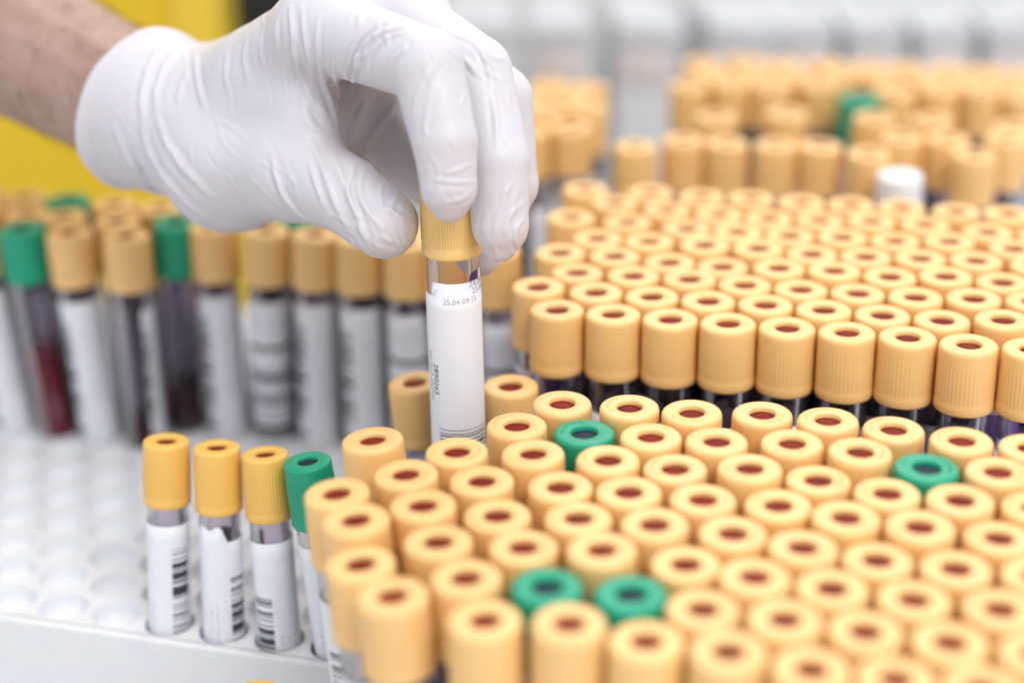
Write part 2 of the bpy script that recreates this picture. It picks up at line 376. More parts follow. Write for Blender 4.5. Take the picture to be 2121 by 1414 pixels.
ORD = ['zeroth', 'first', 'second', 'third', 'fourth', 'fifth', 'sixth', 'seventh', 'eighth', 'ninth', 'tenth', 'eleventh', 'twelfth', 'thirteenth']
def relax(pts, dmin, it=60):
    P = np.array([[p.x, p.y] for p in pts])
    for _ in range(it):
        d = P[:, None] - P[None]; r = np.sqrt((d ** 2).sum(-1)) + np.eye(len(P)) * 1e3
        m = np.clip(dmin - r, 0, None)[..., None] * d / r[..., None] * .5
        P += m.sum(1)
    return [Vector((P[i, 0], P[i, 1], pts[i].z)) for i in range(len(pts))]
def block(rows, z0, place, group, greens=(), whites=(), purples=(), heights={}, tilts={}, lab=None, fine=True, emb=False, jit=1.2, front_first=False):
    """rows: from the front to the back, each a list of cap-centre pixels from left to right"""
    pts, meta = [], []
    for j, r in enumerate(rows):
        for i, p in enumerate(r):
            pts.append(on_plane(p[0], p[1], z0 + heights.get(p, random.uniform(-jit, jit)))); meta.append((j, i, p))
    pts = relax(pts, 2 * CAP_R + .1)
    for pt, (j, i, p) in zip(pts, meta):
        kind = 'green' if p in greens else 'white' if p in whites else 'purple' if p in purples else 'pale'
        cname = {'pale': 'yellow-capped', 'green': 'green-capped', 'white': 'white-capped', 'purple': 'lavender-capped'}[kind]
        tx, ty = tilts.get(p, (random.uniform(-.012, .012), random.uniform(-.012, .012)))
        lbl = f'{cname} tube in {ORD[j + 1]} row from front, {ORD[i + 1]} from left, {place}'
        make_tube(pt, (tx, ty, 1), kind, lbl, group, lab=random.choice((0, 1, 2)) if lab is None else random.choice((0, 1, 2, 2, 3)), blood=2 if lab == -1 else random.choice((0, 1, 2)), fine=fine, emb=emb)
    return pts

# ---- near block
A = [(858, 790), (1057, 797), (1165, 834), (1303, 841), (1433, 852), (1579, 855), (1714, 868), (1851, 887), (1992, 910), (2136, 925)]
B = [(1070, 879), (1210, 893), (1348, 902), (1484, 911), (1641, 915), (1779, 937), (1916, 966), (2069, 976)]
C = [(771, 908), (947, 934), (1108, 941), (1258, 953), (1398, 968), (1556, 968), (1699, 988), (1838, 1019), (1990, 1034), (2144, 1048)]
D = [(840, 979), (998, 995), (1160, 1002), (1303, 1017), (1457, 1033), (1612, 1043), (1755, 1071), (1903, 1090), (2068, 1110)]
E_ = [(697, 1019), (877, 1047), (1030, 1063), (1198, 1070), (1358, 1085), (1517, 1102), (1664, 1133), (1815, 1153), (1979, 1173), (2150, 1190)]
F = [(737, 1081), (910, 1121), (1084, 1131), (1251, 1141), (1418, 1158), (1563, 1195), (1712, 1211), (1893, 1238), (2072, 1258)]
G = [(745, 1156), (961, 1190), (1130, 1208), (1303, 1219), (1452, 1257), (1625, 1283), (1790, 1304), (1968, 1327), (2150, 1352)]
H = [(812, 1230), (1002, 1277), (1182, 1288), (1342, 1320), (1512, 1343), (1680, 1380), (1854, 1402), (2034, 1422)]
Z1 = HC - 215
near_pts = block([H, G, F, E_, D, C, B, A], Z1, 'in near tray', 'tubes packed in the near tray',
    greens={(1210, 893), (1916, 966), (1130, 1208), (1303, 1219)},
    heights={(858, 790): -14, (1057, 797): -9}, emb=True,
    tilts={(697, 1019): (-.05, .0, ), (737, 1081): (-.04, 0), (745, 1156): (-.05, 0), (812, 1230): (-.04, 0), (858, 790): (-.085, .0), (771, 908): (-.06, .03), (840, 979): (-.03, .0)})

# ---- far block
def z2(l): return [(1000 + x / 1.892, 350 + y / 1.892) for x, y in l]
B2 = [z2(l) for l in (
    [(288, 540), (517, 558), (738, 579), (962, 597), (1200, 608), (1428, 634), (1663, 655), (1897, 682), (2135, 700)],
    [(222, 464), (445, 479), (662, 491), (882, 513), (1103, 534), (1338, 545), (1570, 563), (1804, 589), (2050, 585), (2240, 612)],
    [(375, 399), (586, 416), (806, 437), (1036, 449), (1252, 462), (1472, 485), (1692, 494), (1927, 505), (2140, 520)],
    [(307, 329), (513, 344), (735, 354), (942, 373), (1165, 386), (1384, 402), (1596, 421), (1815, 417), (2043, 430), (2240, 450)],
    [(452, 268), (655, 285), (875, 299), (1078, 316), (1292, 329), (1503, 340), (1716, 345), (1935, 357), (2150, 375)],
    [(345, 185), (565, 205), (800, 230), (997, 247), (1200, 258), (1407, 264), (1612, 270), (1830, 285), (2090, 315)],
    [(515, 130), (720, 157), (930, 175), (1125, 190), (1316, 197), (1524, 205), (1724, 217), (1990, 247), (2190, 262)],
    [(400, 75), (655, 88), (855, 105), (1050, 112), (1250, 128), (1440, 137), (1640, 148), (1855, 163), (2060, 172)])]
Z2 = HC - 206
far_pts = block(B2, Z2, 'in middle tray', 'tubes packed in the middle tray', lab=-1, jit=.8)

# ---- rear blocks
B3 = [[(1315, 301), (1415, 287), (1506, 294), (1606, 298), (1700, 300), (1799, 316), (2018, 318)],
      [(1876, 283), (1957, 285), (2085, 285)],
      [(1483, 240), (1631, 232), (1810, 240), (1932, 245), (2100, 262)],
      [(1779, 201)],
      [(1427, 175), (1514, 168), (1600, 173), (1697, 170), (1855, 188), (1947, 180), (2039, 185), (2118, 196)],
      [(1475, 150), (1562, 148), (1650, 150), (1740, 152), (1828, 158), (1918, 160), (2010, 165), (2095, 168)],
      [(1453, 127), (1540, 125), (1621, 132), (1713, 130), (1794, 137), (1876, 137), (1967, 142), (2049, 145), (2130, 150)]]
rear_pts = block(B3, HC - 205, 'in rear right tray', 'tubes in the rear right tray', greens={(1779, 201)}, fine=False, jit=.5)
B4 = [[(1100, 268), (1178, 262)], [(1130, 226), (1215, 220)], [(1100, 200), (1180, 196)], [(1140, 172), (1216, 178)]]
rear2_pts = block(B4, HC - 205, 'in small rear tray', 'tubes in the small rear tray', fine=False, jit=.5)

# ---- trays that hold the packed tubes
def tray(pts, name_lbl, floor_z, wall=26, th=2.0, psi=-15.8, pad=11.5, u0=None, v1=None):
    ca, sa = math.cos(math.radians(psi)), math.sin(math.radians(psi))
    u = [p.x * ca + p.y * sa for p in pts]; v = [-p.x * sa + p.y * ca for p in pts]
    x0, x1, y0, y1 = min(u) - pad, max(u) + pad, min(v) - pad, max(v) + pad
    if u0 is not None: x0 = u0
    if v1 is not None: y1 = v1
    print('tray', name_lbl, [round(q, 1) for q in (x0, x1, y0, y1)])
    e = empty('tube_tray', (0, 0, 0)); e.rotation_euler = (0, 0, math.radians(psi)); tag(e, name_lbl, 'tray', 'white tube trays')
    link('tray_base', box_mesh('tray_base', x0, x1, y0, y1, 0, floor_z, MAT['tray'], 1.5), e)
    for nm, b in (('tray_wall', (x0 - th, x0 - .2, y0 - th, y1 + th)), ('tray_wall', (x1 + .2, x1 + th, y0 - th, y1 + th)), ('tray_wall', (x0, x1, y0 - th, y0 - .2)), ('tray_wall', (x0, x1, y1 + .2, y1 + th))):
        link(nm, box_mesh(nm, *b, .3, floor_z + wall, MAT['tray'], .5, 1), e)
    return e
tray(near_pts, 'white tray under the sharp near block of tubes', Z1 - TUBE_L - 14.5, 36, pad=13, u0=-159.0, v1=467.0)
tray(far_pts, 'white tray under the middle block behind the near tubes', Z2 - TUBE_L - 3)
tray(rear_pts, 'white tray under the blurred rear right tubes', HC - 205 - TUBE_L - 2)
tray(rear2_pts, 'small white tray behind the gloved fingers', HC - 205 - TUBE_L - 2)

# ------------------------------------------------------------------ the perforated white rack at the left
ZD, PU, PV, HR, PSI = HC - 300, 19.0, 16.6, 7.95, math.radians(-15.8)
O2 = on_plane(352, 1287, ZD)
eu = Vector((math.cos(PSI), math.sin(PSI), 0)); ev = Vector((-math.sin(PSI), math.cos(PSI), 0))
def hole(i, j): return O2 + eu * (PU * (i - .5 * (j % 2))) + ev * (PV * j)
print('rack origin u,v', O2.dot(eu), O2.dot(ev))
rack = empty('tube_rack', (O2.x * S, O2.y * S, 0)); rack.rotation_euler = (0, 0, PSI)
tag(rack, 'white perforated tube rack with rows of empty holes at lower left', 'rack')
I0, J0, J1, JW = -8, 0, 14, 5
def last(j): return 3 if j < JW else 4
DEP = 26.0
def deck():
    vs, fs = [], []; seg = 32; well = set()
    def quad(x0, x1, y0, y1):
        b = len(vs); vs.extend([(x * S, y * S, ZD * S) for x, y in ((x0, y0), (x1, y0), (x1, y1), (x0, y1))]); fs.append((b, b + 1, b + 2, b + 3))
    for j in range(J0, J1 + 1):
        for i in range(I0, last(j) + 1):
            cx, cy_ = PU * (i - .5 * (j % 2)), PV * j
            b = len(vs)
            for k in range(seg):
                a = 2 * math.pi * (k + .5) / seg; c, s_ = math.cos(a), math.sin(a)
                t = min((PU / 2) / max(abs(c), 1e-9), (PV / 2) / max(abs(s_), 1e-9))
                vs.append(((cx + c * t) * S, (cy_ + s_ * t) * S, ZD * S))
            dp = USED.get((i, j), 7.0)  # empty wells made shallow so they look brightly lit
            for (r, z) in ((HR + .3, 0), (HR + .1, -.1), (HR, -.35), (HR - .15, -dp * .55), (HR - 1.6, -dp * .85), (HR - 4.5, -dp + .1), (.02, -dp)):
                for k in range(seg):
                    a = 2 * math.pi * (k + .5) / seg; vs.append(((cx + math.cos(a) * r) * S, (cy_ + math.sin(a) * r) * S, (ZD + z) * S))
            for m in range(7):
                for k in range(seg):
                    if m >= 2: well.add(len(fs))
                    k2 = (k + 1) % seg; fs.append((b + m * seg + k, b + m * seg + k2, b + (m + 1) * seg + k2, b + (m + 1) * seg + k))
            for sx in (-1, 1):
                for sy in (-1, 1):
                    ang = math.atan2(sy * PV / 2, sx * PU / 2) % (2 * math.pi); k = int(ang / (2 * math.pi) * seg - .5) % seg; k2 = (k + 1) % seg
                    vs.append(((cx + sx * PU / 2) * S, (cy_ + sy * PV / 2) * S, ZD * S)); fs.append((b + k, len(vs) - 1, b + k2))
        # plain strips that square off the staggered rows
        y0, y1 = PV * (j - .5), PV * (j + .5)
        if j % 2: quad(PU * last(j), PU * (last(j) + .5), y0, y1)
        else: quad(PU * (I0 - 1), PU * (I0 - .5), y0, y1)
    me = mesh_from('deck', vs, fs, MAT['rack'], smooth=False); me.materials.append(MAT['well'])
    for n in well: me.polygons[n].material_index = 1; me.polygons[n].use_smooth = True
    return me
USED = {}
xa, xb, xc, ya, yb = PU * (I0 - 1), PU * 3.5, PU * 4.5, PV * (J0 - .5), PV * (J1 + .5)
ym = PV * (JW - .5); FR = 6.0
for nm, b in (('front_rim', (xa - FR, xb + .8, ya - 3.2, ya - .02)), ('rear_rim', (xa - FR, xc + .8, yb + .02, yb + FR)), ('side_rim', (xa - FR, xa - .02, ya + .02, yb - .02)),
              ('side_rim', (xb + .02, xb + .8, ya + .02, ym - .02)), ('side_rim', (xc + .02, xc + .8, ym + .02, yb - .02)), ('inner_rim', (xb + .84, xc + .8, ym - .8, ym - .02))):
    link(nm, box_mesh(nm, *b, 0, ZD + .25, MAT['rack'], .35 if 'side' in nm or 'inner' in nm else 1.0, 3), rack)

# tubes standing in that rack: cap pixel, nearest hole
def rack_tube(top_px, bot_px, kind, label, group, spin, lab, blood=0, torn=False, gold=False, sc=1.0, mx=.12, back=0.0, dep=26.0):
    b = on_plane(*bot_px, ZD)
    d = b - O2; u, v = d.dot(eu), d.dot(ev)
    free = [(i, j) for j in range(J0, J1 + 1) for i in range(I0, last(j) + 1) if (i, j) not in USED]
    i, j = min(free, key=lambda c: (PU * (c[0] - .5 * (c[1] % 2)) - u) ** 2 + (PV * c[1] - v) ** 2); USED[(i, j)] = dep
    foot = hole(i, j); foot.z = ZD
    depth = dep - 1.2
    t = at_y(top_px[0], top_px[1], foot.y)
    ax = (t - foot).normalized(); lat = math.hypot(ax.x, ax.y)
    if lat > mx: ax = Vector((ax.x * mx / lat, ax.y * mx / lat, 1)).normalized()
    ax = (ax + Vector((0, back, 0))).normalized()
    top = foot + ax * (TUBE_L * sc - depth)
    print('rack tube', top_px, 'hole', i, j, 'off', round(u - PU * (i - .5 * (j % 2)), 1), round(v - PV * j, 1), 'axis', [round(x, 3) for x in ax], 'len', round((t - foot).length, 1))
    return make_tube(top, ax, 'gold' if gold else kind, label, group, spin=spin, lab=lab, blood=blood, torn=torn, sc=sc)
g = 'tubes standing at the front of the perforated rack'
rack_tube((335, 906), (352, 1287), 'pale', 'golden-capped tube left of its neighbours, beside the empty rack holes', g, math.radians(14), 0, gold=True, sc=.83, back=.11, dep=30.0)
rack_tube((441, 929), (472, 1307), 'pale', 'golden-capped tube with torn label, second in the front rack row', g, math.radians(44), 1, torn=True, gold=True, sc=.83, back=.11, dep=30.0)
rack_tube((541, 943), (588, 1327), 'pale', 'golden-capped tube just left of the dark green cap in front rack row', g, math.radians(-4), 2, gold=True, sc=.83, back=.11, dep=30.0)
rack_tube((635, 965), (690, 1349), 'tall_green', 'dark green capped tube leaning left at the end of front rack row', g, math.radians(60), 0, 1, sc=.83, back=.04, dep=28.0)
g = 'blurred tubes standing at the back of the perforated rack'
for (tp, bp, kind, lbl, lb, bl, sp_) in [
    ((-62, 470), (2, 880), 'pale', 'tube cut off by the left picture edge, left of the green cap', 5, 3, 15),
    ((42, 473), (110, 885), 'green', 'green-capped tube with bright red blood at left picture edge', 6, 3, 118),
    ((142, 482), (205, 892), 'pale', 'yellow-capped tube just right of the leftmost front green cap, behind empty holes', 5, 1, 5),
    ((261, 490), (290, 900), 'pale', 'yellow-capped tube just left of the narrow green cap under the glove cuff', 6, 2, 62),
    ((363, 456), (395, 880), 'green', 'green-capped tube directly below the glove cuff', 6, 0, 200),
    ((440, 477), (480, 882), 'pale', 'yellow-capped tube just right of the green cap below the palm', 5, 1, 8),
    ((551, 482), (575, 905), 'pale', 'yellow-capped tube with ladder barcode facing front, below the thumb base', 4, 0, 2),
    ((651, 483), (662, 915), 'pale', 'yellow-capped tube below the thumb, right of the ladder barcode tube', 5, 1, 6),
    ((742, 495), (752, 925), 'pale', 'yellow-capped tube right below the thumb tip, behind the golden caps', 5, 1, 10),
    ((842, 520), (850, 935), 'pale', 'yellow-capped tube partly hidden behind the thumb tip and held tube', 4, 1, -5),
    ((1030, 545), (1035, 955), 'pale', 'yellow-capped tube seen just right of the held tube, blurred', 4, 1, 20)]:
    rack_tube(tp, bp, kind, lbl, g, math.radians(sp_), lb, bl)
g = 'blurred tubes in the rearmost rows of the perforated rack'
for (tp, bp, kind, lbl) in [
    ((45, 383), (110, 800), 'pale', 'rear yellow-capped tube at top left, below the bare forearm'),
    ((136, 396), (190, 805), 'green', 'rear green-capped tube below the forearm, between two yellow caps'),
    ((233, 402), (280, 812), 'pale', 'rear yellow-capped tube just below the edge of the glove cuff'),
    ((331, 424), (368, 820), 'pale', 'rear yellow cap mostly hidden by the glove heel'),
    ((131, 450), (175, 850), 'pale', 'rear yellow-capped tube in front of the rear green cap'),
    ((615, 470), (630, 850), 'green', 'rear green cap peeking out just under the thumb base'),
    ((560, 462), (580, 835), 'pale', 'rear yellow cap hidden close under the palm'),
    ((430, 440), (458, 828), 'pale', 'rear yellow-capped tube glimpsed between the tubes below the palm'),
    ((690, 472), (705, 852), 'pale', 'rear yellow-capped tube glimpsed between the tubes below the thumb'),
    ((770, 480), (780, 862), 'pale', 'rear yellow-capped tube glimpsed behind the thumb tip tubes'),
    ((-40, 390), (20, 800), 'pale', 'rear yellow-capped tube cut off by the left picture edge')]:
    rack_tube(tp, bp, kind, lbl, g, random.uniform(0, 6), 0, 0)

fj = [c[1] for c in USED if c[1] >= 5]
for j in range(min(fj) + 1, min(fj) + 3):
    for i in range(I0, last(j) + 1):
        if (i, j) in USED: continue
        near = [c for c in USED if c[1] == j and abs(c[0] - i) == 0]
        USED[(i, j)] = 26.0
        foot = hole(i, j); foot.z = ZD; ax = Vector((random.uniform(-.06, -.01), random.uniform(-.02, .03), 1)).normalized()
        make_tube(foot + ax * (TUBE_L - 24.8), ax, 'pale', f'yellow-capped tube in rack row {ORD[j + 1]} from front, hole {ORD[i - I0 + 1]} from left, mostly hidden', 'tubes packed in the rear rows of the perforated rack', lab=random.choice((0, 1, 2)), blood=random.choice((0, 1)), fine=False)
link('deck', deck(), rack)

# ------------------------------------------------------------------ the lifted tube in the fingers
ZC_H = 496.0
hb = W(937, 521, ZC_H); held_top = hb + Vector((0, 0, CAP_H))
q_spin = 0.0
held = empty('blood_tube', (held_top - Vector((0, 0, TUBE_L))) * S)
tag(held, 'yellow-capped tube with white label lifted between gloved thumb and fingers', 'blood tube')
off = (0, 0, TUBE_L * S)
hc = link('cap', cap_mesh('cap_held', plastic('warm_yellow_plastic', (0.90, 0.62, 0.23), .25, .0), 264, 66, 2.8), held, off)
link('septum', SEPT['red'], hc); link('glass_tube', GLASS_CLEAR, held, off)
link('blood', BLOOD[2], held, off)
def wrap_label(top, bot, a0, a1, R, corner=2.0, seg=48, th=.14):
    """paper strip on the tube wall from angle a0 to a1 (degrees, 0 = towards the camera, + right), rounded upper-left corner"""
    vs, fs = [], []; rows = 16
    for side in (0, 1):
        for i in range(seg + 1):
            a = math.radians(a0 + (a1 - a0) * i / seg); arc = (math.radians(a1 - a0)) * R * i / seg
            t = top - (corner - math.sqrt(max(0, corner ** 2 - (corner - arc) ** 2)) if arc < corner else 0)
            for j in range(rows + 1):
                r = R + (th if side == 0 else 0) + .04 * math.sin(i * .35 + j * .5) * side
                if side == 0: r += .04 * math.sin(i * .35 + j * .5)
                vs.append((r * math.sin(a) * S, -r * math.cos(a) * S, (bot + (t - bot) * j / rows) * S))
    n = (rows + 1) * (seg + 1); R1 = rows + 1
    for i in range(seg):
        for j in range(rows):
            a = i * R1 + j; fs.append((a, a + R1, a + R1 + 1, a + 1)); b = a + n; fs.append((b, b + 1, b + R1 + 1, b + R1))
        for j in (0, rows):
            a = i * R1 + j; fs.append((a, a + R1, a + R1 + n, a + n) if j else (a, a + n, a + R1 + n, a + R1))
    for j in range(rows):
        for i in (0, seg):
            a = i * R1 + j; fs.append((a, a + 1, a + 1 + n, a + n) if i == 0 else (a, a + n, a + n + 1, a + 1))
    return mesh_from('paper_label', vs, fs, MAT['paper'])
lt = -CAP_H
def tz(py): return lt - (py - 541) / 6.62           # pixel row on the tube front -> z on the tube
lb1 = link('paper_label', wrap_label(tz(590) + .2, -96, -54, 112, TUBE_R + .1, 1.8), held, off)
lb2 = link('paper_label', wrap_label(tz(600), -96, -46, 100, TUBE_R + .26, 2.6), held, off)
lb3 = link('paper_label', wrap_label(tz(617), -98, -86, 86, TUBE_R + .42, 1.2), held, off)
def wrap_text(body, wd, ht, ang, z, mat, R, vertical=False, name='printed_text'):
    me = text_mesh(body, 1.0, mat, name)
    xs = [v.co.x for v in me.vertices]; ys = [v.co.y for v in me.vertices]; kx, ky = wd / (max(xs) - min(xs)), ht / (max(ys) - min(ys)); my = (max(ys) + min(ys)) / 2
    for v in me.vertices: v.co.x *= kx; v.co.y = (v.co.y - my) * ky
    bm = bmesh.new(); bm.from_mesh(me)
    bmesh.ops.triangulate(bm, faces=bm.faces[:]); bmesh.ops.subdivide_edges(bm, edges=[e for e in bm.edges if e.calc_length() > .5], cuts=1)
    for v in bm.verts:
        x, y = v.co.x, v.co.y
        if vertical: x, y = y, -x
        a = math.radians(ang) + x / R
        v.co = (R * math.sin(a) * S, -R * math.cos(a) * S, (z + y) * S)
    bm.to_mesh(me); bm.free(); return me
RT = TUBE_R + .42 + .14 + .10
link('printed_text', wrap_text('25.04 09:15', 10.7, 1.8, 16, tz(625), MAT['ink_grey'], RT), lb3, None)
link('printed_text', wrap_text('2890265', 10.0, 1.8, -44, tz(796), MAT['ink'], RT, True), lb3, None)
link('printed_text', wrap_text('kan/SarT AXSYM', 15.8, 1.9, -60, tz(792), MAT['ink_grey'], RT, True), lb3, None)
link('printed_text', wrap_text('25.04', 6.0, 1.8, 64, tz(608), MAT['ink_grey'], TUBE_R + .26 + .14 + .09), lb2, None)
link('printed_text', wrap_text('24.04', 6.0, 1.8, 58, tz(594), MAT['ink_grey'], TUBE_R + .1 + .14 + .08), lb1, None)
def bars(z_list, a0, a1, R):
    vs, fs = [], []
    for z, h in z_list:
        b = len(vs)
        for i in range(17):
            a = math.radians(a0 + (a1 - a0) * i / 16)
            for zz in (z, z - h): vs.append((R * math.sin(a) * S, -R * math.cos(a) * S, zz * S))
        fs += [(b + 2 * i, b + 2 * i + 1, b + 2 * i + 3, b + 2 * i + 2) for i in range(16)]
    return mesh_from('barcode', vs, fs, MAT['ink'])
link('barcode', bars([(tz(902), .22), (tz(910), .3), (tz(915.5), .45), (tz(924), .5), (tz(932), 1.0), (tz(944), .6)], -40, 72, RT), lb3, None)
def spot():
    vs, fs = [], []; R = TUBE_R + .18
    for i in range(9):
        a = math.radians(40 + 28 * i / 8)
        top = tz(571) - (1.6 - math.sqrt(max(0, 1.6 ** 2 - (1.6 - min(1.6, i * .5)) ** 2)))
        for zz in (top, tz(592)): vs.append((R * math.sin(a) * S, -R * math.cos(a) * S, zz * S))
    fs = [(2 * i, 2 * i + 1, 2 * i + 3, 2 * i + 2) for i in range(8)]
    return mesh_from('purple_mark', vs, fs, MAT['ink_purple'])
link('purple_mark', spot(), held, off)
def strip_():                                             # bare paper edge right of the purple mark
    return wrap_label(tz(571), -94, 66, 120, TUBE_R + .02, .6, 12, .1)
link('paper_label', strip_(), held, off)

# ------------------------------------------------------------------ the gloved hand: smooth-blended round cones, meshed with surface nets
VX = 0.62
def smin(a, b, k):
    h = np.clip(.5 + .5 * (b - a) / k, 0, 1); return b + (a - b) * h - k * h * (1 - h)
J = {k: np.array(W(*v)) for k, v in dict(
    wr=(345, 240, 560), wr2=(440, 285, 552), ib=(440, 220, 550), mb=(455, 205, 565), rb=(455, 222, 580), pb=(445, 255, 590),
    iM=(668, 62, 499), iP=(884, 136, 468), iD=(921, 292, 467), iT=(930, 390, 469), iE=(931, 424, 470),
    mM=(775, 8, 517), mP=(984, 150, 487), mD=(1030, 335, 482), mT=(1036, 470, 483), mE=(1036, 505, 484),
    rM=(830, 30, 538), rP=(1033, 205, 508), rD=(1052, 380, 512), rT=(990, 520, 517),
    pM=(765, 108, 550), pP=(784, 258, 538), pD=(845, 345, 532), pT=(915, 400, 526),
    tC=(480, 330, 540), tM=(606, 352, 514), tI=(716, 402, 497), tT=(794, 463, 491),
    w1=(560, 190, 528), w2=(632, 205, 508), w3=(640, 270, 506), pc=(640, 190, 545), pc2=(740, 150, 538), pl=(690, 300, 538), q1=(712, 165, 530), q2=(706, 262, 524)).items()}
ARM = [(W(255, 198, 572), 22.5), (W(130, 132, 590), 25.0), (W(0, 62, 612), 28.5), (W(-160, -20, 640), 33.0), (W(-330, -110, 670), 37.0)]
c0 = np.array(W(305, 230, 566)); c1 = np.array(W(425, 275, 552)); cax = (c1 - c0) / np.linalg.norm(c1 - c0)
fax = np.array(ARM[0][0] - ARM[1][0]); fax /= np.linalg.norm(fax)
allp = np.array(list(J.values()) + [c0])
lo = allp.min(0) - 34; hi = allp.max(0) + 30
nx, ny, nz = [int(x) for x in np.ceil((hi - lo) / VX)]
gx = (lo[0] + VX * np.arange(nx)).astype(np.float32); gy = (lo[1] + VX * np.arange(ny)).astype(np.float32); gz = (lo[2] + VX * np.arange(nz)).astype(np.float32)
def region(a, b, r):
    mn = np.minimum(a, b) - r; mx = np.maximum(a, b) + r
    s = []
    for d, n in enumerate((nx, ny, nz)):
        i0 = max(0, int((mn[d] - lo[d]) / VX)); i1 = min(n, int((mx[d] - lo[d]) / VX) + 2); s.append(slice(i0, i1))
    return tuple(s)
def cone(a, b, ra, rb, sl):
    x = gx[sl[0]][:, None, None]; y = gy[sl[1]][None, :, None]; z = gz[sl[2]][None, None, :]
    ba = b - a; L2 = float(ba @ ba) + 1e-9
    t = np.clip(((x - a[0]) * ba[0] + (y - a[1]) * ba[1] + (z - a[2]) * ba[2]) / L2, 0, 1)
    d = np.sqrt((x - a[0] - t * ba[0]) ** 2 + (y - a[1] - t * ba[1]) ** 2 + (z - a[2] - t * ba[2]) ** 2)
    return (d - (ra + (rb - ra) * t)).astype(np.float32)
def add(field, a, b, ra, rb, k):
    sl = region(a, b, max(ra, rb) + k + 4); field[sl] = smin(field[sl], cone(a, b, ra, rb, sl), k)
BIG = 60.0
palm = np.full((nx, ny, nz), BIG, np.float32)
for (a, b, ra, rb) in [('wr', 'ib', 20, 16), ('ib', 'iM', 15.5, 12.2), ('mb', 'mM', 15, 12), ('rb', 'rM', 14.5, 11.5), ('pb', 'pM', 14, 11),
                       ('iM', 'mM', 11, 11), ('mM', 'rM', 11, 11), ('rM', 'pM', 10.5, 10.5), ('wr', 'pb', 20, 15),
                       ('wr2', 'tC', 18, 20), ('tC', 'tM', 20.5, 14.5), ('w1', 'w2', 14, 8), ('tC', 'w1', 17, 14), ('w1', 'w3', 13, 7), ('pc', 'pc2', 11, 9), ('tC', 'pc', 16, 10), ('pc', 'pM', 11, 10), ('rM', 'pc2', 10, 9), ('pc', 'pl', 11, 10), ('tC', 'pl', 16, 10), ('q1', 'q2', 7, 6)]:
    add(palm, J[a], J[b], ra, rb, 9.0)
# loose cuff: hollow flare over the wrist with a rolled edge
sl = region(c0 - 36, c1 + 34, 2)
X = gx[sl[0]][:, None, None]; Y = gy[sl[1]][None, :, None]; Zg = gz[sl[2]][None, None, :]
cuff = np.full((nx, ny, nz), BIG, np.float32)
add(cuff, c0 - fax * 6, c1, 27.2, 21.5, 3.0)
add(palm, c1, c1 + (J['wr2'] - c1) * .3, 21, 19, 6)
palm = smin(palm, cuff, 7.0)
h_ax = (gx[:, None, None] - c0[0]) * fax[0] + (gy[None, :, None] - c0[1]) * fax[1] + (gz[None, None, :] - c0[2]) * fax[2]
palm = np.maximum(palm, -h_ax)                                     # cut the sleeve open
cav = np.full((nx, ny, nz), BIG, np.float32)
add(cav, c0 - fax * 25, c0 + fax * 20, 25.4, 22.5, 1.0)
palm = np.maximum(palm, -cav)
e1 = np.cross(fax, [0, 0, 1.0]); e1 /= np.linalg.norm(e1); e2 = np.cross(fax, e1)
rim = np.full((nx, ny, nz), BIG, np.float32)
wob = lambda a: 26.2 + .5 * math.sin(3 * a + 1) + .25 * math.sin(7 * a)
for k in range(48):                                                # rolled rim
    pa, pb_ = [c0 + fax * .5 * math.sin(2 * a + .6) + (e1 * math.cos(a) + e2 * math.sin(a)) * wob(a) for a in (2 * math.pi * k / 48, 2 * math.pi * (k + 1) / 48)]
    sl = region(pa, pb_, 6); rim[sl] = np.minimum(rim[sl], cone(pa, pb_, 1.7, 1.7, sl))
palm = smin(palm, rim, 1.5)
chains = {
    'i': [('iM', 'iP', 12.2, 10.3), ('iP', 'iD', 10.2, 9.1), ('iD', 'iT', 9.1, 7.9), ('iT', 'iE', 7.9, 5.2)],
    'm': [('mM', 'mP', 12.2, 10.6), ('mP', 'mD', 10.6, 9.5), ('mD', 'mT', 9.5, 8.1), ('mT', 'mE', 8.1, 5.4)],
    'r': [('rM', 'rP', 11.5, 10.2), ('rP', 'rD', 10.2, 9.2), ('rD', 'rT', 9.2, 7.8)],
    'p': [('pM', 'pP', 10.5, 9.0), ('pP', 'pD', 9.0, 8.2), ('pD', 'pT', 8.2, 7.0)],
    't': [('tM', 'tI', 14.5, 11.4), ('tI', 'tT', 11.4, 10.3)]}
final = None
for key, ch in chains.items():
    f = np.full((nx, ny, nz), BIG, np.float32)
    for (a, b, ra, rb) in ch: add(f, J[a], J[b], ra, rb, .8)
    gsum = smin(palm, f, 6.0)
    final = gsum if final is None else smin(final, gsum, 1.0)
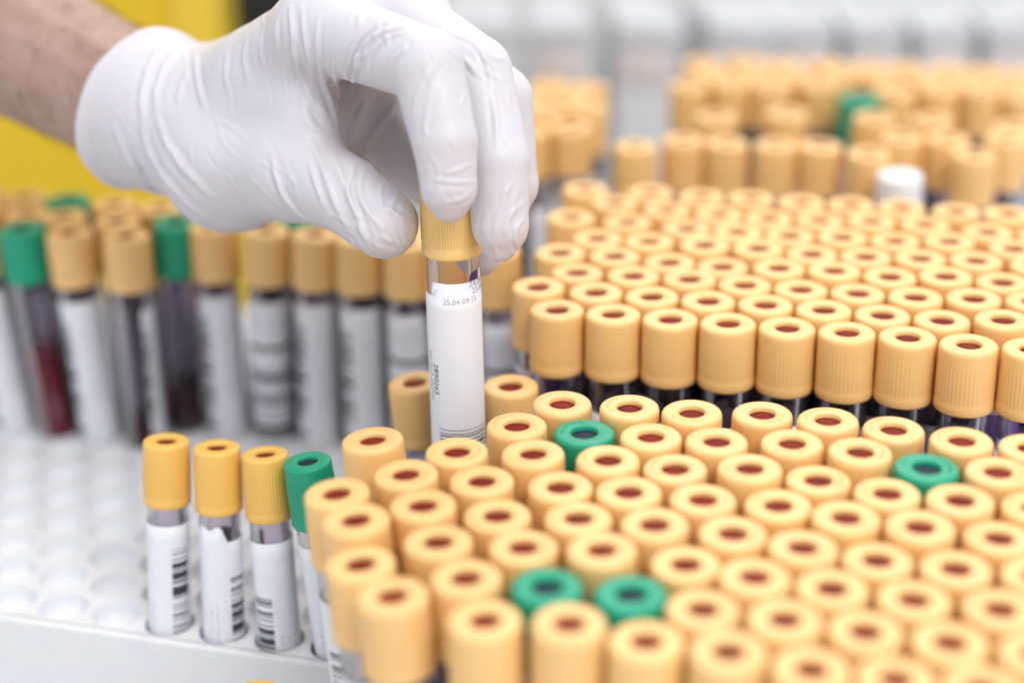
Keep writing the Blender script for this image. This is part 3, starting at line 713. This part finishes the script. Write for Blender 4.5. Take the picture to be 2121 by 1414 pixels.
# glove presses flat against the cap: carve a hair of clearance so it touches, not pierces
hx, hy = held_top.x, held_top.y
rr = np.sqrt((gx[:, None] - hx) ** 2 + (gy[None, :] - hy) ** 2)[:, :, None]
capd = np.maximum(rr - 9.08, np.abs(gz[None, None, :] - (held_top.z - CAP_H / 2)) - CAP_H / 2 - .3)
glas = np.maximum(rr - 8.5, np.abs(gz[None, None, :] - (held_top.z - 60)) - 50)
final = np.maximum(final, -np.minimum(capd, glas))
def surface_nets(f, lo, vx):
    inside = f < 0
    c = [(i, j, k) for i in (0, 1) for j in (0, 1) for k in (0, 1)]
    cnt = np.zeros(tuple(s - 1 for s in f.shape), np.int8)
    def sh(arr, o): return arr[o[0]:arr.shape[0] - 1 + o[0], o[1]:arr.shape[1] - 1 + o[1], o[2]:arr.shape[2] - 1 + o[2]]
    for o in c: cnt += sh(inside, o)
    act = (cnt > 0) & (cnt < 8); idx = np.argwhere(act); ids = np.full(cnt.shape, -1, np.int64); ids[act] = np.arange(len(idx))
    acc = np.zeros((len(idx), 3)); n = np.zeros(len(idx))
    vals = {o: f[idx[:, 0] + o[0], idx[:, 1] + o[1], idx[:, 2] + o[2]] for o in c}
    for o in c:
        for d in range(3):
            if o[d]: continue
            o2 = list(o); o2[d] = 1; o2 = tuple(o2); a, b = vals[o], vals[o2]; m = (a < 0) != (b < 0)
            t = np.where(m, a / np.where(m, a - b, 1), 0); p = np.tile(np.array(o, float), (len(idx), 1)); p[:, d] += t
            acc[m] += p[m]; n[m] += 1
    V = (idx + acc / n[:, None]) * vx + lo
    quads = []
    for d in range(3):
        u, v = (d + 1) % 3, (d + 2) % 3
        a = [slice(1, -1)] * 3; a[d] = slice(0, -1); b = list(a); b[d] = slice(1, None)
        ia, ib = inside[tuple(a)], inside[tuple(b)]; e = np.argwhere(ia != ib); base = e.copy(); fl = ia[tuple(e.T)]
        for q in range(3): base[:, q] += 0 if q == d else 1
        def cell(du, dv): p = base.copy(); p[:, u] -= du; p[:, v] -= dv; return ids[tuple(p.T)]
        Q = np.stack([cell(1, 1), cell(0, 1), cell(0, 0), cell(1, 0)], 1)
        Q[~fl] = Q[~fl][:, ::-1]; quads.append(Q)
    return V, np.concatenate(quads)
V, Q = surface_nets(final, lo, VX)
# light smoothing of the grid pattern
def laplace(V, Q, n, lam):
    E = np.concatenate([Q[:, [0, 1]], Q[:, [1, 2]], Q[:, [2, 3]], Q[:, [3, 0]]]); E = np.concatenate([E, E[:, ::-1]])
    deg = np.bincount(E[:, 0], minlength=len(V)).astype(float)
    for _ in range(n):
        acc = np.stack([np.bincount(E[:, 0], V[E[:, 1], d], minlength=len(V)) for d in range(3)], 1) / deg[:, None]
        V = V + lam * (acc - V)
    return V
V = laplace(V, Q, 6, .5)
def normals(V, Q):
    fn = np.cross(V[Q[:, 2]] - V[Q[:, 0]], V[Q[:, 3]] - V[Q[:, 1]]); Nn = np.zeros_like(V)
    for k in range(4):
        for d in range(3): Nn[:, d] += np.bincount(Q[:, k], fn[:, d], minlength=len(V))
    return Nn / (np.linalg.norm(Nn, axis=1)[:, None] + 1e-9)
Nn = normals(V, Q)
bvh = BVHTree.FromPolygons([tuple(v) for v in V], [tuple(q) for q in Q])
CAMP = Vector((0, 0, HC))
# creases of the stretched latex: (height mm, width mm, pixels along the fold)
WR = [
 (.9, 1.0, [(600, 15), (606, 70), (612, 120), (628, 170), (648, 212)]),
 (.6, .9, [(625, 10), (628, 60), (636, 110), (650, 160)]),
 (.5, .9, [(575, 40), (574, 90), (580, 140)]),
 (.5, .9, [(660, 30), (655, 80), (660, 130), (672, 180)]),
 (.9, 1.0, [(664, 140), (678, 190), (692, 235), (700, 262)]),
 (.8, .9, [(690, 130), (697, 175), (703, 220), (706, 262)]),
 (1.0, .9, [(820, 38), (780, 50), (748, 75), (728, 105), (720, 140), (716, 190)]),
 (1.0, .9, [(850, 52), (800, 62), (765, 80), (740, 108), (735, 150), (722, 200)]),
 (.9, .8, [(850, 66), (812, 72), (780, 92), (764, 115), (759, 145), (768, 165)]),
 (.6, .8, [(840, 100), (820, 112), (806, 135), (803, 160)]),
 (.5, .9, [(905, 130), (880, 165), (862, 205), (855, 250)]),
 (.45, .8, [(900, 180), (885, 230), (880, 290)]),
 (.6, .6, [(985, 375), (950, 378), (915, 374), (895, 370)]),
 (.4, .7, [(980, 340), (950, 352), (925, 360)]),
 (.4, .8, [(975, 400), (955, 415), (925, 420)]),
 (.5, .8, [(940, 70), (985, 90), (1010, 130), (1022, 190)]),
 (.5, .8, [(1020, 200), (1028, 250), (1030, 300)]),
 (.5, .8, [(1085, 420), (1060, 440), (1045, 470), (1050, 500)]),
 (.45, .7, [(1088, 450), (1070, 470), (1066, 500), (1075, 520)]),
 (.4, .7, [(1060, 380), (1045, 400), (1040, 430)]),
 (.8, 1.1, [(566, 330), (572, 370), (590, 410), (620, 445), (650, 462)]),
 (.6, 1.0, [(655, 310), (672, 360), (690, 410), (710, 455), (722, 478)]),
 (.6, 1.0, [(690, 320), (705, 360), (725, 410), (745, 460), (755, 490)]),
 (.6, .9, [(735, 330), (725, 370), (722, 405), (740, 445)]),
 (.55, .9, [(760, 345), (742, 375), (745, 410), (762, 440), (790, 470), (805, 500)]),
 (.45, .8, [(800, 365), (785, 395), (790, 430)]),
 (.5, .9, [(830, 385), (815, 415), (805, 445)]),
 (.5, 1.0, [(640, 330), (655, 385), (672, 430)]),
 (.9, 1.4, [(330, 100), (305, 150), (292, 210), (298, 265)]),
 (.8, 1.3, [(370, 100), (340, 140), (322, 190), (325, 235)]),
 (.7, 1.3, [(402, 110), (408, 155), (416, 200), (425, 225)]),
 (.6, 1.4, [(395, 140), (375, 180), (368, 215)]),
 (.7, 1.6, [(290, 250), (305, 310), (340, 370), (390, 425), (430, 455)]),
 (.6, 1.5, [(320, 230), (345, 300), (390, 360), (440, 410)]),
 (.6, 1.5, [(240, 270), (262, 330), (310, 385)]),
 (.45, 1.2, [(470, 110), (466, 150), (470, 190)]),
 (.45, 1.2, [(510, 80), (505, 125), (512, 170)]),
 (.4, 1.0, [(545, 60), (540, 105), (546, 150)]),
 (-.6, 1.6, [(640, 215), (655, 245), (672, 262)]),
 (.5, .9, [(760, 200), (735, 255), (715, 290)]),
 (.6, 1.2, [(820, 215), (785, 265), (755, 315)]),
]
rw = random.Random(21)
for (x0, x1, y0, y1, ang, spread, cnt, ln) in [(880, 985, 180, 440, 80, 25, 8, 60), (1000, 1090, 200, 530, 85, 25, 10, 55), (700, 860, 400, 525, 55, 30, 20, 55),
        (580, 700, 300, 450, 60, 20, 10, 70), (450, 660, 20, 220, 85, 12, 18, 110), (690, 850, 20, 130, 120, 35, 16, 45), (240, 420, 110, 380, 70, 25, 12, 100), (430, 580, 230, 440, 60, 25, 10, 80), (890, 1040, 20, 170, 50, 25, 12, 45)]:
    for _ in range(cnt):
        cx, cy2 = rw.uniform(x0, x1), rw.uniform(y0, y1); a = math.radians(ang + rw.uniform(-spread, spread)); l = ln * rw.uniform(.5, 1.2); bend = rw.uniform(-.18, .18) * l
        pts_ = [(cx + math.cos(a) * l * t - math.sin(a) * bend * (1 - 4 * t * t), cy2 + math.sin(a) * l * t + math.cos(a) * bend * (1 - 4 * t * t)) for t in (-.5, -.25, 0, .25, .5)]
        k_ = .55 if ln >= 70 else 1.0
        WR.append((k_ * rw.choice((.22, .3, .36, -.2)), rw.uniform(.6, 1.0), pts_))
disp = np.zeros(len(V))
for (h, w, pl) in WR:
    h, w = h * 1.25, w * .82
    P = []
    for (p, q) in zip(pl[:-1], pl[1:]):
        n = max(2, int(math.dist(p, q) / 5))
        for t in np.linspace(0, 1, n, endpoint=False): P.append((p[0] + (q[0] - p[0]) * t, p[1] + (q[1] - p[1]) * t))
    P.append(pl[-1])
    # Chaikin-like rounding of the hand-drawn corners
    P = np.array(P); 
    for _ in range(6): P[1:-1] = (P[:-2] + 2 * P[1:-1] + P[2:]) / 4
    hits, tt = [], []
    for n, (x, y) in enumerate(P):
        d = (W(x, y, 500) - CAMP).normalized(); r = bvh.ray_cast(CAMP, d)
        if r[0] is not None: hits.append(r[0]); tt.append(n / max(1, len(P) - 1))
    if len(hits) < 3: continue
    hits = np.array([tuple(x) for x in hits]); tt = np.array(tt)
    m = np.all((V > hits.min(0) - 6) & (V < hits.max(0) + 6), axis=1); idx = np.nonzero(m)[0]
    for c in range(0, len(idx), 4000):
        ii = idx[c:c + 4000]; D2 = ((V[ii][:, None] - hits[None]) ** 2).sum(-1); am = D2.argmin(1); d = np.sqrt(D2[np.arange(len(ii)), am]); t = tt[am]
        taper = np.clip(np.sin(np.pi * np.clip(t, .02, .98)), 0, 1) ** .6
        disp[ii] += h * taper * (np.exp(-(d / w) ** 2) - .38 * np.exp(-((d - 2.1 * w) / (1.1 * w)) ** 2))
# slack waves over the whole glove
def vnoise(P, s, seed):
    r = np.random.default_rng(seed); out = np.zeros(len(P))
    for _ in range(7):
        k = r.normal(size=3) / s; out += np.sin(P @ k + r.uniform(0, 6.28))
    return out / 7
disp += .18 * vnoise(V, 5.0, 1) + .07 * vnoise(V, 2.0, 2)
# no swelling where the fingers press the tube
dcap = np.abs(np.hypot(V[:, 0] - hx, V[:, 1] - hy) - 9.1); disp *= np.clip(dcap / 1.5, 0, 1)
V = V + Nn * disp[:, None]
keep = np.arange(len(V))
gm = bpy.data.meshes.new('glove'); gm.from_pydata([tuple(v * S) for v in V], [], [tuple(int(i) for i in q) for q in Q]); gm.update(); gm.materials.append(MAT['glove']); gm.shade_smooth()

# bare forearm: rings along the arm, ending inside the glove
def forearm():
    pts = [(Vector(tuple(c0 + fax * 34)), 15.0), (Vector(tuple(c0 + fax * 24)), 19.5)] + ARM
    vs, fs = [], []; seg = 72
    P = np.array([tuple(p) for p, r in pts]); R = np.array([r for p, r in pts]); tt = np.linspace(0, len(pts) - 1, 64)
    def cat(A, t):
        i = min(int(t), len(A) - 2); f = t - i; a, b, c, d = A[max(i - 1, 0)], A[i], A[i + 1], A[min(i + 2, len(A) - 1)]
        return .5 * (2 * b + (c - a) * f + (2 * a - 5 * b + 4 * c - d) * f * f + (3 * b - a - 3 * c + d) * f ** 3)
    C = [cat(P, t) for t in tt]; RR = [cat(R, t) for t in tt]
    for n, (c, r) in enumerate(zip(C, RR)):
        ax = (C[min(n + 1, 63)] - C[max(n - 1, 0)]); ax = ax / np.linalg.norm(ax)
        a1 = np.cross(ax, [0, 0, 1.]); a1 /= np.linalg.norm(a1); a2 = np.cross(a1, ax)
        for k in range(seg):
            a = 2 * math.pi * k / seg
            rad = r * (1 + .025 * math.sin(3 * a + n * .05) + .03 * math.cos(2 * a)) 
            rad += .9 * math.exp(-((a - 1.9 - n * .006) / .12) ** 2) + .8 * math.exp(-((a - 2.6 + n * .004) / .10) ** 2)     # tendons
            p = c + (a1 * math.cos(a) + a2 * math.sin(a)) * rad; vs.append(tuple(p * S))
    for n in range(63):
        for k in range(seg):
            k2 = (k + 1) % seg; fs.append((n * seg + k, n * seg + k2, (n + 1) * seg + k2, (n + 1) * seg + k))
    b = len(vs); vs += [tuple(C[0] * S), tuple(C[-1] * S)]
    for k in range(seg):
        fs.append((b, (k + 1) % seg, k)); fs.append((b + 1, 63 * seg + k, 63 * seg + (k + 1) % seg))
    me = mesh_from('forearm', vs, fs, MAT['skin'])
    bm = bmesh.new(); bm.from_mesh(me); bmesh.ops.recalc_face_normals(bm, faces=bm.faces[:]); bm.to_mesh(me); bm.free()
    return me, C, RR
fm, FC, FR_ = forearm()
person = link('person', fm); tag(person, 'bare forearm reaching in from upper left with white gloved hand lifting a tube', 'person')
glove = link('glove', gm, person); glove['label'] = 'white latex glove with loose rolled cuff'
def hairs():
    vs, fs = [], []
    for _ in range(1500):
        n = random.randint(14, 60); a = random.uniform(0, 6.283); c = FC[n]; r = FR_[n] * 1.0
        ax = FC[n - 1] - FC[min(63, n + 1)]; ax = ax / np.linalg.norm(ax); a1 = np.cross(ax, [0, 0, 1.]); a1 /= np.linalg.norm(a1); a2 = np.cross(a1, ax)
        rad = a1 * math.cos(a) + a2 * math.sin(a); tan = -a1 * math.sin(a) + a2 * math.cos(a)
        p = c + rad * (r - .3); d = ax * random.uniform(.5, 1) + tan * random.uniform(-.9, .4) + rad * .35; ln = random.uniform(6, 13); b = len(vs)
        for s in range(5):
            t = s / 4; q = p + d * ln * t - rad * 1.6 * t * t + tan * .8 * t * t; w = .085 * (1 - .8 * t)
            for k in range(3):
                an = 2.094 * k; vs.append(tuple((q + rad * math.cos(an) * w + tan * math.sin(an) * w) * S))
        for s in range(4):
            for k in range(3):
                k2 = (k + 1) % 3; fs.append((b + s * 3 + k, b + s * 3 + k2, b + s * 3 + 3 + k2, b + s * 3 + 3 + k))
    return mesh_from('arm_hair', vs, fs, MAT['hair'])
hr = link('arm_hair', hairs(), person); hr['kind'] = 'stuff'

# ------------------------------------------------------------------ blurred things behind
# yellow bin at the upper left
YB = 905.0
xr = at_y(468, 200, YB).x
yb_ = empty('yellow_bin', ((xr - 190) * S, YB * S, 0)); tag(yb_, 'large yellow plastic bin behind the forearm at upper left', 'bin')
link('bin_body', box_mesh('bin_body', -260, 172, 0, 220, 0, 520, MAT['bin_yellow'], 10, 4), yb_)
link('corner_rib', box_mesh('corner_rib', 164, 190, -8, 215, 0, 522, MAT['bin_rim'], 6, 4), yb_)
link('bin_lid', box_mesh('bin_lid', -268, 196, -12, 228, 522.3, 545, MAT['bin_rim'], 5, 3), yb_)
# dark instrument beside it
dv = empty('instrument', at_y(555, 60, 960) * S); dv.location.z = 0; tag(dv, 'dark navy instrument housing between yellow bin and glove', 'instrument')
link('housing', box_mesh('housing', -27, 22, 0, 160, 0, 420, MAT['black'], 4, 3), dv)
link('side_panel', box_mesh('side_panel', 22.3, 44, 4, 150, 0, 415, MAT['grey'], 3, 2), dv)
# row of white boxes
YW = 1010.0
edges = [(915, 1065, 0), (1100, 1220, 0), (1250, 1385, 3), (1415, 1570, 6), (1600, 1728, 0), (1752, 1872, 0), (1897, 2012, 0), (2040, 2150, 0), (2175, 2290, 0), (770, 888, 0)]
for n, (x0, x1, lean) in enumerate(sorted(edges)):
    a = at_y(x0, 150, YW); b = at_y(x1, 150, YW); w = b.x - a.x
    zt = at_y((x0 + x1) / 2, 66, YW).z
    e = empty('storage_box', ((a.x + b.x) / 2 * S, YW * S, 0)); e.rotation_euler = (0, math.radians(lean), 0)
    tag(e, f'blurred white storage box behind the tubes, {ORD[n + 1]} from left in its row', 'box', 'white storage boxes at the back')
    link('box_body', box_mesh('box_body', -w / 2, w / 2, 0, 150, 0, zt - 8, MAT['box_white'], 2.5, 2), e)
    link('box_lid', box_mesh('box_lid', -w / 2 - 1.5, w / 2 + 1.5, -2, 68, zt - 7.7, zt + 3, MAT['box_lid'], 3, 3), e)
    link('name_tag', box_mesh('name_tag', -w / 2 + 5, w / 2 - 5, -.8, -.1, zt - 34, zt - 12, MAT['box_tag'], .2, 1), e)
# white stopper tube standing among the rear tubes
wp = on_plane(1865, 360, HC - 207)
make_tube(wp, (0, 0, 1), 'white', 'single white-capped tube standing before the rear right tubes', None, fine=False)
# nearest edge: a yellow cap peeking in at the bottom and a pale tray corner
np_ = on_plane(530, 1441, HC - 281)
make_tube(np_, (0, 0, 1), 'gold', 'golden cap just peeking in at the bottom edge below the rack', None, fine=False)
cp = on_plane(-20, 1395, 30)
ct = empty('white_tray', (cp.x * S, cp.y * S, 0)); ct.rotation_euler = (0, 0, math.radians(-50)); tag(ct, 'white tray corner at the bottom left picture edge', 'tray')
link('tray_base', box_mesh('tray_base', -60, 160, -150, 0, 0, 18, MAT['tray'], 2, 2), ct)
link('tray_wall', box_mesh('tray_wall', -60, 160, -3, .5, 18.2, 30, MAT['rack'], 1, 2), ct)
print('hand verts', len(V), 'tubes', len(TUBES) + 1)
